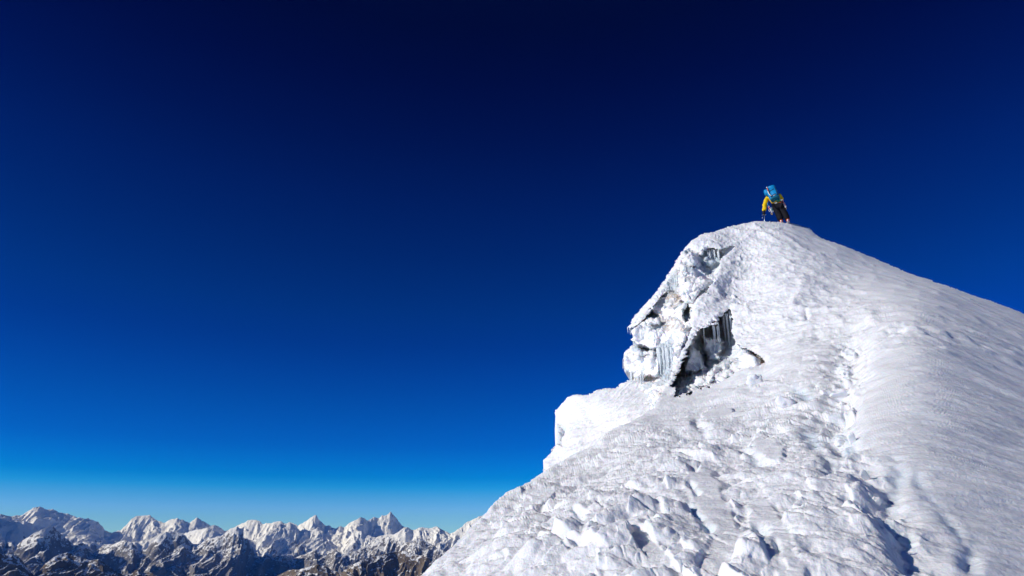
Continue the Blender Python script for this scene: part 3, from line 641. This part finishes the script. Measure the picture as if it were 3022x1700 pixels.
class MB:
    def __init__(s): s.v = []; s.q = []; s.t = []; s.n = 0
    def add(s, v, q, t=()):
        s.v.append(np.asarray(v, float)); s.q += [tuple(i + s.n for i in f) for f in q]; s.t += [tuple(i + s.n for i in f) for f in t]; s.n += len(v)
    def tube(s, pts, rad, seg=8, cap=True):
        pts = [np.array(p, float) for p in pts]; rad = [rad] * len(pts) if np.isscalar(rad) else rad
        vs = []
        for i, p in enumerate(pts):
            d = pts[min(i + 1, len(pts) - 1)] - pts[max(i - 1, 0)]; d /= np.linalg.norm(d) + 1e-9
            a = np.cross(d, [0.31, 0.9, 0.2]); a /= np.linalg.norm(a); b = np.cross(d, a)
            for k in range(seg):
                t = 2 * math.pi * k / seg; vs.append(p + rad[i] * (math.cos(t) * a + math.sin(t) * b))
        q = [(i * seg + k, i * seg + (k + 1) % seg, (i + 1) * seg + (k + 1) % seg, (i + 1) * seg + k) for i in range(len(pts) - 1) for k in range(seg)]
        t = []
        if cap:
            vs += [pts[0], pts[-1]]; c = len(vs) - 2; e = (len(pts) - 1) * seg
            t = [(c, (k + 1) % seg, k) for k in range(seg)] + [(c + 1, e + k, e + (k + 1) % seg) for k in range(seg)]
        s.add(vs, q, t)
    def rbox(s, c, ax, size, pw=5.0, n=10, noise_amp=0.0, seed=0.0, taper=0.0):
        """rounded box: superellipsoid in the frame ax (rows), half sizes"""
        u = np.linspace(-math.pi, math.pi, 2 * n + 1)[:-1]; v = np.linspace(-math.pi / 2, math.pi / 2, n + 1)
        f = lambda w, e: np.sign(w) * np.abs(w) ** (2.0 / e)
        vs = []
        for vv in v:
            for uu in u:
                p = np.array([f(math.cos(vv), pw) * f(math.cos(uu), pw), f(math.cos(vv), pw) * f(math.sin(uu), pw), f(math.sin(vv), pw)])
                p = p * np.array(size); p[:2] *= 1 + taper * p[2] / size[2]; vs.append(p)
        vs = np.array(vs)
        if noise_amp: vs = vs * (1 + noise_amp * fbm(vs / max(size) * 1.4 + seed, 3)[:, None])
        vs = vs @ np.array(ax) + np.array(c)
        w = 2 * n
        q = [(i * w + k, i * w + (k + 1) % w, (i + 1) * w + (k + 1) % w, (i + 1) * w + k) for i in range(n) for k in range(w)]
        s.add(vs, q)
    def build(s, name, mat, parent=None, smooth=True):
        me = bpy.data.meshes.new(name); me.from_pydata([tuple(p) for p in np.concatenate(s.v)], [], s.q + s.t)
        me.validate(); me.update(); me.polygons.foreach_set('use_smooth', [smooth] * len(me.polygons)); me.materials.append(mat)
        o = bpy.data.objects.new(name, me); COL.objects.link(o)
        if parent: o.parent = parent
        return o
I3 = np.eye(3)

# ------------------------------------------------------------------ icicles (parts of the cliff)
def ice_material():
    m, nt, b = new_mat('clear icicle ice')
    b.inputs['Base Color'].default_value = (0.88, 0.93, 0.96, 1); b.inputs['Roughness'].default_value = 0.2
    b.inputs['IOR'].default_value = 1.31; b.inputs['Transmission Weight'].default_value = 0.4
    g = node(nt, 'ShaderNodeNewGeometry'); n = node(nt, 'ShaderNodeTexNoise', Scale=22.0, Detail=3.0); nt.links.new(g.outputs['Position'], n.inputs['Vector'])
    bp = node(nt, 'ShaderNodeBump', Strength=0.5, Distance=0.02); nt.links.new(n.outputs['Fac'], bp.inputs['Height']); nt.links.new(bp.outputs[0], b.inputs['Normal'])
    return m
M_ICE = ice_material()
def icicle(zx, zy, ln, wd, Z, parent):
    px, py = z4([(zx, zy)])[0]; p = P(px, py, Z); L = ln * .3727 * Z / F / .95; w = wd * .3727 * Z / F * .5
    mb = MB(); n = 9; pts = []; rad = []
    for i in range(n):
        t = i / (n - 1); pts.append(p + np.array([random.uniform(-.1, .1) * w, random.uniform(-.1, .1) * w, .06 - (L + .06) * t]))
        rad.append(max(.0025, w * (1.25 * (1 - t) ** .75 * (1 + .22 * math.sin(i * 2.3 + zx)) + .05)))
    mb.tube(pts, rad, 8); o = mb.build('icicle', M_ICE, parent); return o
ICE = []
rr = random.Random(4)
for k in range(16): ICE.append((rr.uniform(672, 800), rr.uniform(268, 300), rr.uniform(70, 215), rr.uniform(4, 14), 0))
for k in range(7): ICE.append((rr.uniform(800, 865), rr.uniform(262, 275), rr.uniform(60, 200), rr.uniform(7, 11), 0))
for k in range(9): ICE.append((880 + k * 12, 248 - k * .9, rr.uniform(18, 45), 7, 0))
for k in range(9): ICE.append((rr.uniform(470, 525), rr.uniform(470, 520), rr.uniform(60, 120), rr.uniform(5, 8), 0))
for k in range(7): ICE.append((rr.uniform(410, 470), rr.uniform(570, 620), rr.uniform(40, 80), rr.uniform(5, 8), 0))
for k in range(16): ICE.append((rr.uniform(375, 500), rr.uniform(1000, 1060), rr.uniform(90, 290), rr.uniform(5, 17), 1))
for k in range(13): ICE.append((rr.uniform(155, 270), rr.uniform(1240, 1262), rr.uniform(50, 170), rr.uniform(6, 11), 1))
for k in range(6): ICE.append((rr.uniform(140, 180), rr.uniform(885, 905), rr.uniform(12, 40), 6, 0))
for k in range(10): ICE.append((rr.uniform(875, 955), rr.uniform(745, 800), rr.uniform(90, 310), rr.uniform(5, 15), 2))
for k in range(9): ICE.append((rr.uniform(700, 860), rr.uniform(865, 885), rr.uniform(30, 150), rr.uniform(7, 11), 2))
for k in range(5): ICE.append((rr.uniform(640, 690), rr.uniform(960, 1000), rr.uniform(40, 90), rr.uniform(6, 9), 2))
for k in range(4): ICE.append((rr.uniform(975, 1000), rr.uniform(1000, 1030), rr.uniform(60, 130), rr.uniform(6, 9), 2))
for zx, zy, ln, wd, kind in ICE[:100]:
    px, py = z4([(zx, zy)])[0]
    Z = float(slope_Z(np.array([px]), np.array([py - 6]))[0]) + .35 if kind != 1 else float(cl_base(np.array([px]), np.array([py]))[0]) - .65
    icicle(zx, zy, ln, wd, Z, ice_cliff)

# ------------------------------------------------------------------ loose pieces of snow on the trodden line
bpy.context.view_layer.update()
def on_slope(px, py):
    d = Vector(P(px, py, 1.0) - EYE).normalized(); ok, loc, nrm, _ = snow_slope.ray_cast(Vector(EYE), d)
    return (np.array(loc), np.array(nrm)) if ok else (P(px, py, float(slope_Z(np.array([px]), np.array([py]))[0])), np.array([0, -.5, .85]))
def chunk(zx, zy, w, h_, dep, rot, name, label, cat, seed, pw=3.0, tilt=0.0, amp=.5):
    px, py = z7([(zx, zy)])[0]; p, n = on_slope(px, py); Z = (p - EYE) @ np.array([0, ct, st]); k = .4141 * Z / F * .5
    c, s_ = math.cos(rot), math.sin(rot); ax = np.array([[c, 0, s_], [0, 1, 0], [-s_, 0, c]])
    cx, sx = math.cos(tilt), math.sin(tilt); ax = ax @ np.array([[1, 0, 0], [0, cx, sx], [0, -sx, cx]])
    mb = MB(); mb.rbox((0, 0, 0), ax, (w * k, dep * k, h_ * k), pw, 18, amp, seed)
    o = mb.build(name, M_SNOW); o.location = p + np.array([0, 0, .3 * h_ * k]); return tag(o, label, cat, 'loose snow along the footsteps')
chunk(670, 508, 66, 46, 50, .1, 'snow_chunk', 'bright rounded lump of snow beside the trodden hollow', 'snow chunk', 1.0)
chunk(765, 500, 55, 105, 24, .35, 'snow_slab', 'upright grey slab of crust standing right of the white lump', 'snow slab', 2.0, 4.0, .35, .35)
chunk(860, 770, 52, 150, 14, .62, 'snow_slab', 'tilted blade of broken crust lying in the bright hollow', 'snow slab', 3.0, 4.0, .5, .4)
chunk(668, 175, 120, 70, 22, .25, 'snow_slab', 'flat grey plate of crust bridging the dark crevices', 'snow slab', 4.0, 4.0, .7, .35)
chunk(855, 1165, 14, 170, 10, .38, 'snow_splinter', 'thin dark splinter of crust stuck upright near the photo bottom', 'splinter', 5.0, 3.0, .3, .4)
chunk(935, 925, 60, 60, 26, .1, 'snow_chunk', 'small pointed lump on the rim of the lower hollow', 'snow chunk', 6.0, 3.0, .2, .6)
chunk(70, 80, 110, 100, 70, .2, 'snow_boulder', 'large white boulder of snow below the ice grotto', 'snow boulder', 7.0, 3.0, .2, .7)
chunk(300, 230, 130, 80, 70, -.2, 'snow_boulder', 'wide white boulder of snow left of the dark crevices', 'snow boulder', 8.0, 3.0, .2, .7)

# ------------------------------------------------------------------ the climber
M_YEL = plain('yellow shell jacket', (0.82, 0.55, 0.0), .6, bump=.6, scale=9)
M_BLK = plain('black softshell', (0.008, 0.008, 0.013), .8, bump=.5, scale=9, spec=.15)
M_GLV = plain('black glove', (0.01, 0.01, 0.012), .6)
M_BLU = plain('blue pack fabric', (0.0, 0.22, 0.50), .5, bump=.6, scale=10)
M_TEAL = plain('teal pack fabric', (0.0, 0.12, 0.19), .5, bump=.5, scale=10)
M_STRAP = plain('dark webbing', (0.01, 0.015, 0.05), .7)
M_WHT = plain('white painted metal', (0.75, 0.75, 0.73), .4)
M_ORG = plain('orange red plastic', (0.72, 0.11, 0.015), .5)
M_MET = plain('pale aluminium', (0.62, 0.64, 0.66), .3, .7)
M_GRY = plain('grey webbing', (0.16, 0.17, 0.26), .7)
M_GRN = plain('green sling', (0.02, 0.27, 0.16), .7)
M_GLD = plain('gold anodised metal', (0.62, 0.36, 0.06), .35, .5)
M_SKIN = plain('skin', (0.42, 0.25, 0.17), .6)
M_ROPE = plain('blue green rope', (0.02, 0.19, 0.24), .8)
root_p = P(2317.3, 657.5, 28.0); AZ = math.atan2(root_p[0], root_p[1])
CX = np.array([math.cos(AZ), -math.sin(AZ), 0]); CY = np.array([math.sin(AZ), math.cos(AZ), 0])
KX, KZ = .001918, .00212
def J(X, Y, y=0.0): return np.array([(X - 995) * KX, y, (1143 - Y) * KZ + .47 * y])
def put(o, parent=None):
    o.location = root_p; o.rotation_euler = (0, 0, -AZ); return o
body_pts = [J(895, 745, .05), J(880, 660, .15), J(850, 575, .26), J(825, 490, .36), J(822, 455, .40), J(820, 415, .43),   # 0..5 pelvis spine chest neck chin crown
    J(700, 550, .27), J(640, 690, .22), J(600, 840, .12), J(592, 885, .11),                                         # 6..9 left arm
    J(962, 545, .28), J(1003, 640, .27), J(955, 600, .52), J(945, 590, .60),                                      # 10..13 right arm
    J(848, 775, .05), J(886, 930, .06), J(924, 1095, .02), J(926, 1128, .16),                                      # 14..17 left leg
    J(950, 765, .05), J(1008, 930, .06), J(1055, 1098, .02), J(1058, 1132, .16)]                                   # 18..21 right leg
body_e = [(0, 1), (1, 2), (2, 3), (3, 4), (4, 5), (2, 6), (6, 7), (7, 8), (8, 9), (2, 10), (10, 11), (11, 12), (12, 13), (0, 14), (14, 15), (15, 16), (16, 17), (0, 18), (18, 19), (19, 20), (20, 21)]
body_r = [.12, .115, .13, .055, .085, .08, .055, .042, .030, .03, .055, .042, .03, .03, .075, .055, .042, .035, .075, .055, .042, .035]
person = skin_obj('person', body_pts, body_e, body_r, M_SKIN); put(person)
tag(person, 'climber in yellow jacket and black trousers standing bent forward on the snowy summit', 'person')
jk = skin_obj('jacket', [body_pts[i] for i in (0, 1, 2, 3)] + [body_pts[i] for i in (6, 7, 8)] + [body_pts[i] for i in (10, 11, 12)] + [J(898, 765, .05)],
              [(0, 1), (1, 2), (2, 3), (2, 4), (4, 5), (5, 6), (2, 7), (7, 8), (8, 9), (0, 10)], [.17, .165, .19, .085, .10, .098, .078, .10, .09, .07, .17], M_YEL, person, root=1); crumple(jk, .045, 12)
tr_ = skin_obj('trousers', [J(897, 750, .05)] + [body_pts[i] for i in (14, 15, 16)] + [body_pts[i] for i in (18, 19, 20)] + [J(862, 850, .08), J(978, 850, .09)],
               [(0, 1), (1, 7), (7, 2), (2, 3), (0, 4), (4, 8), (8, 5), (5, 6)], [.17, .15, .128, .13, .15, .128, .13, .15, .15], M_BLK, person); crumple(tr_, .03, 10)
def hand(wrist, palm, grip, side):
    """palm, four unequal curled fingers and a thumb"""
    w, p = np.array(wrist), np.array(palm); d = (p - w) / np.linalg.norm(p - w); sx = np.array([side, 0, 0.0]); fy = np.array([0, -1.0, 0])
    pts = [w, p]; ed = [(0, 1)]; rad = [.036, .040]
    for k, ln in enumerate((.072, .08, .074, .058)):
        a = p + sx * (.030 - .020 * k) + d * .02; b_ = a + d * ln * .5 + fy * .028; c_ = b_ + d * ln * .18 - fy * .035 * grip; n = len(pts)
        pts += [a, b_, c_]; ed += [(1, n), (n, n + 1), (n + 1, n + 2)]; rad += [.014, .012, .010]
    n = len(pts); pts += [p + sx * .045 - d * .01, p + sx * .055 + d * .03 - fy * .02]; ed += [(1, n), (n, n + 1)]; rad += [.015, .012]
    return pts, ed, rad
g = hand(body_pts[8], body_pts[9], 1.0, 1); skin_obj('glove', *g, M_GLV, person, sub=1)
mb = MB(); mb.tube([J(602, 822, .13), J(598, 850, .12), J(594, 878, .11)], [.058, .06, .05], 12); mb.build('glove_cuff', M_GLV, person)
g = hand(body_pts[12], body_pts[13], .6, -1); skin_obj('glove', *g, M_GLV, person, sub=1)
mb = MB(); hc = body_pts[5] + np.array([0, .0, -.01]); mb.rbox(hc, I3, (.115, .135, .115), 2.4, 10); hm = mb.build('helmet', M_ORG, person)
for sx in (-1, 1):
    mb = MB(); mb.rbox(body_pts[5] + np.array([sx * .035, .098, -.045]), I3, (.014, .008, .009), 2, 5); mb.build('eye', M_BLK, person)
mb = MB(); mb.tube([body_pts[5] + np.array([0, .09, -.05]), body_pts[5] + np.array([0, .118, -.085])], [.010, .017], 6); mb.build('nose', M_SKIN, person)
# harness with grey leg loops
mb = MB()
for cx, cy in ((848, 782), (952, 770)):
    c = J(cx, cy, .055); mb.tube([c + np.array([.112 * math.cos(a), .112 * math.sin(a), .02 * math.sin(a) + (0.012 if cx > 900 else -.012) * math.cos(a) * 2]) for a in np.linspace(0, 2 * math.pi, 17)], .022, 6)
lp = mb.build('leg_loop', M_GRY, person)
mb = MB(); c = J(893, 712, .09); mb.tube([c + np.array([.175 * math.cos(a), .165 * math.sin(a), .03 * math.cos(a)]) for a in np.linspace(0, 2 * math.pi, 21)], .034, 8); mb.build('harness', M_BLK, person)
# boots and crampons
for ax_, side in ((16, -1), (20, 1)):
    a = body_pts[ax_]
    mb = MB(); mb.rbox(a + np.array([0, .06, -.035]), I3, (.056, .15, .048), 3.0, 8); mb.tube([a + np.array([0, -.02, -.03]), a + np.array([0, -.02, .05])], [.062, .066], 10); b_ = mb.build('boot', M_ORG, person)
    mb = MB(); z = a[2] - .085
    mb.rbox((a[0], a[1] + .06, z), I3, (.05, .145, .007), 4, 6)
    for k in range(5):
        for s2 in (-1, 1): mb.tube([(a[0] + s2 * .045, a[1] - .06 + .06 * k, z), (a[0] + s2 * .05, a[1] - .065 + .06 * k, z - .035)], [.010, .002], 5)
    mb.rbox(a + np.array([0, -.085, -.03]), I3, (.032, .012, .036), 3, 5)
    mb.build('crampon', M_MET, b_)
    mb = MB(); mb.tube([a + np.array([.066 * math.cos(t), -.02 + .066 * math.sin(t), .035]) for t in np.linspace(0, 2 * math.pi, 13)], .010, 5); mb.build('ankle_strap', M_BLK, b_)

# backpack
pb, pt = J(868, 632, -.08), J(804, 368, .14)
az_ = (pt - pb) / np.linalg.norm(pt - pb); ax_x = np.array([1.0, 0, .22]); ax_x -= az_ * (ax_x @ az_); ax_x /= np.linalg.norm(ax_x); ax_y = np.cross(az_, ax_x)
FR = np.array([ax_x, ax_y, az_]); hl = np.linalg.norm(pt - pb) / 2; pc = (pb + pt) / 2
def K(u, v, w): return pc + FR.T @ np.array([u, v, w])
mb = MB(); mb.rbox(pc, FR, (.208, .16, hl * 1.02), 3.6, 14, .10, 3.0, .16); pack = mb.build('backpack', M_BLU); put(pack); crumple(pack, .035, 11)
tag(pack, 'blue mountaineering backpack carried on the climber\'s back', 'backpack')
mb = MB(); mb.rbox(K(.045, -.02, hl * .98), FR, (.165, .15, .095), 2.6, 10, .25, 5.0); mb.build('lid', M_BLU, pack)
mb = MB(); mb.rbox(K(-.205, -.01, hl * .60), FR, (.105, .13, .15), 2.4, 10, .3, 8.0); mb.build('side_roll', M_BLU, pack)
mb = MB(); mb.rbox(K(.06, -.135, -hl * .08), FR, (.11, .05, hl * .5), 3, 9, .15, 6.0); mb.build('front_pocket', M_BLU, pack)
mb = MB(); mb.rbox(K(.015, -.02, -hl * .86), FR, (.19, .160, .055), 3, 10, .1, 7.0); mb.build('base_panel', M_TEAL, pack)
def strap(pts, r=.008, m=M_STRAP, name='strap'):
    mb = MB(); mb.tube([K(*p) for p in pts], r, 5); return mb.build(name, m, pack)
for u in (-.125, .165): strap([(u, -.03, hl * 1.05), (u, -.14, hl * .75), (u * .95, -.17, 0), (u * .9, -.16, -hl * .75)], .015)
strap([(-.20, -.06, hl * .25), (-.1, -.17, hl * .22), (.08, -.19, hl * .3), (.20, -.06, hl * .35)], .014)
strap([(-.18, -.06, -hl * .5), (-.08, -.165, -hl * .55), (.08, -.18, -hl * .5), (.19, -.06, -hl * .4)], .015)
strap([(.10, -.17, -hl * .25), (.19, -.12, hl * .05)], .011, M_WHT, 'compression_strap')
strap([(-.03, -.17, -hl * .66), (.08, -.175, -hl * .60)], .009, M_WHT, 'haul_loop')
for u in (-.14, .14): strap([(u, .12, hl * .8), (u * 1.05, .27, hl * .5), (u * 1.1, .34, 0), (u, .2, -hl * .8)], .02, M_STRAP, 'shoulder_strap')

def thing(name, label, cat, group=None):
    o = bpy.data.objects.new(name, None); COL.objects.link(o); o.empty_display_size = .1; put(o); return tag(o, label, cat, group)
def part(name, mat, parent, *tubes):
    mb = MB()
    for pts, r in tubes: mb.tube(pts, r, 7)
    return mb.build(name, mat, parent)
# second tool strapped to the pack
t = thing('ice_axe', 'white and orange ice tool strapped upright on the blue backpack', 'ice axe', 'ice axes')
part('shaft', M_WHT, t, ([J(745, 410, -.16), J(752, 450, -.18), J(768, 488, -.2), J(806, 528, -.2)], .016))
part('grip', M_ORG, t, ([J(738, 345, -.1), J(744, 375, -.13), J(747, 400, -.15)], .019))
part('axe_head', M_WHT, t, ([J(733, 318, -.08), J(734, 335, -.09)], [.030, .024]), ([J(733, 322, -.08), J(752, 330, -.02), J(758, 345, .04)], [.014, .010, .004]))
# tool in the left hand, planted in the snow
t = thing('ice_axe', 'silver ice axe held in the left hand and planted in the snow', 'ice axe', 'ice axes')
part('shaft', M_MET, t, ([J(603, 905, .10), J(590, 1010, .07), J(577, 1080, .05)], .0135))
part('ferrule', M_ORG, t, ([J(578, 1072, .05), J(574, 1105, .04)], [.024, .02]))
part('spike', M_MET, t, ([J(574, 1105, .04), J(571, 1150, .035)], [.012, .003]))
part('axe_head', M_MET, t, ([J(550, 902, -.02), J(575, 896, .03), J(605, 902, .10), J(632, 906, .17)], [.006, .013, .014, .022]))
part('leash', M_WHT, t, ([J(560, 945, .05), J(551, 968, .05), J(556, 972, .05)], .007))
# gear on the harness
def rack(X, Y, dx, dy, y, mA, mB, label, cat='quickdraw'):
    o = thing('quickdraw', label, cat, 'climbing gear racked on the harness')
    a, b_ = J(X, Y, y), J(X + dx, Y + dy, y)
    def ring(c, r):
        return [c + np.array([r * .62 * math.cos(t_), .01 * math.sin(t_ * 2), r * math.sin(t_)]) for t_ in np.linspace(0, 2 * math.pi, 11)]
    part('carabiner', M_MET, o, (ring(a, .042), .009)); part('sling', mA, o, ([a, (a + b_) / 2, b_], .017)); part('carabiner', mB, o, (ring(b_ - np.array([0, 0, .03]), .044), .010))
rack(716, 745, 4, 70, -.02, M_ORG, M_MET, 'orange quickdraw hanging at the climber\'s left hip')
rack(745, 800, 12, 90, -.03, M_WHT, M_GLD, 'pale quickdraw hanging lowest beside the left thigh')
rack(765, 790, 18, 50, .0, M_GRN, M_MET, 'green quickdraw touching the left thigh')
rack(1012, 672, 8, 60, -.02, M_ORG, M_MET, 'orange quickdraw hanging at the climber\'s right hip')
rack(1035, 735, 12, 50, .0, M_ORG, M_WHT, 'short orange and white quickdraw below the right elbow')
rack(1040, 770, 6, 60, .02, M_WHT, M_GLD, 'white quickdraw hanging lowest beside the right thigh')
def coil(X, Y, y, m, r, label, cat, name):
    mb = MB(); c = J(X, Y, y); mb.tube([c + np.array([r * math.cos(a), .3 * r * math.sin(a), .62 * r * math.sin(a)]) for a in np.linspace(0, 4 * math.pi, 21)], .014, 6)
    o = mb.build(name, m); put(o); tag(o, label, cat, 'climbing gear racked on the harness')
coil(938, 655, -.10, M_GRN, .055, 'green sling bundle on the back of the harness', 'sling', 'sling')
coil(985, 650, -.08, M_WHT, .045, 'white sling bundle on the right of the harness', 'sling', 'sling')
coil(870, 690, -.10, M_WHT, .04, 'small white sling at the middle of the harness', 'sling', 'sling')
coil(800, 682, -.08, M_GLD, .04, 'gold coloured sling on the left of the harness', 'sling', 'sling')
coil(962, 690, -.09, M_ORG, .035, 'red sling on the right rear of the harness', 'sling', 'sling')
mb = MB(); mb.tube([J(700, 655, .0), J(703, 700, .0), J(712, 735, .0)], .018, 7); o = mb.build('strap_tail', M_BLU, pack)
# rope running over the crest
mb = MB(); mb.tube([J(600 + 14 * k, 1102 + 2.4 * k + 5 * math.sin(k * .9) + (8 if k > 12 else 0), -.06 + .02 * math.sin(k * 1.7)) for k in range(18)], .008, 5)
for c_ in (770, 795): mb.tube([J(c_ + 26 * math.cos(a), 1128 + 9 * math.sin(a), -.06) for a in np.linspace(0, 2 * math.pi, 13)], .007, 5)
o = mb.build('rope', M_ROPE); put(o); tag(o, 'thin blue green rope lying on the crest beside the boots', 'rope')
# ------------------------------------------------------------------ haze: kilometres of clear blue mountain air
def haze_box():
    x0, x1, y0, y1, z0, z1 = -26000.0, 14000.0, -300.0, 24000.0, -4200.0, 640.0
    v = [(x, y, z) for z in (z0, z1) for x, y in ((x0, y0), (x1, y0), (x1, y1), (x0, y1))]
    q = [(0, 3, 2, 1), (4, 5, 6, 7), (0, 1, 5, 4), (1, 2, 6, 5), (2, 3, 7, 6), (3, 0, 4, 7)]
    m = bpy.data.materials.new('mountain air'); m.use_nodes = True; nt = m.node_tree; nt.nodes.clear()
    out = nt.nodes.new('ShaderNodeOutputMaterial'); pv = nt.nodes.new('ShaderNodeVolumePrincipled')
    pv.inputs['Color'].default_value = (0.05, 0.28, 1.0, 1); pv.inputs['Absorption Color'].default_value = (1, 1, 1, 1); pv.inputs['Density'].default_value = 2.1e-5
    nt.links.new(pv.outputs[0], out.inputs['Volume'])
    return tag(mesh_from('haze', v, q, m, smooth=False), kind='stuff')
haze_box()
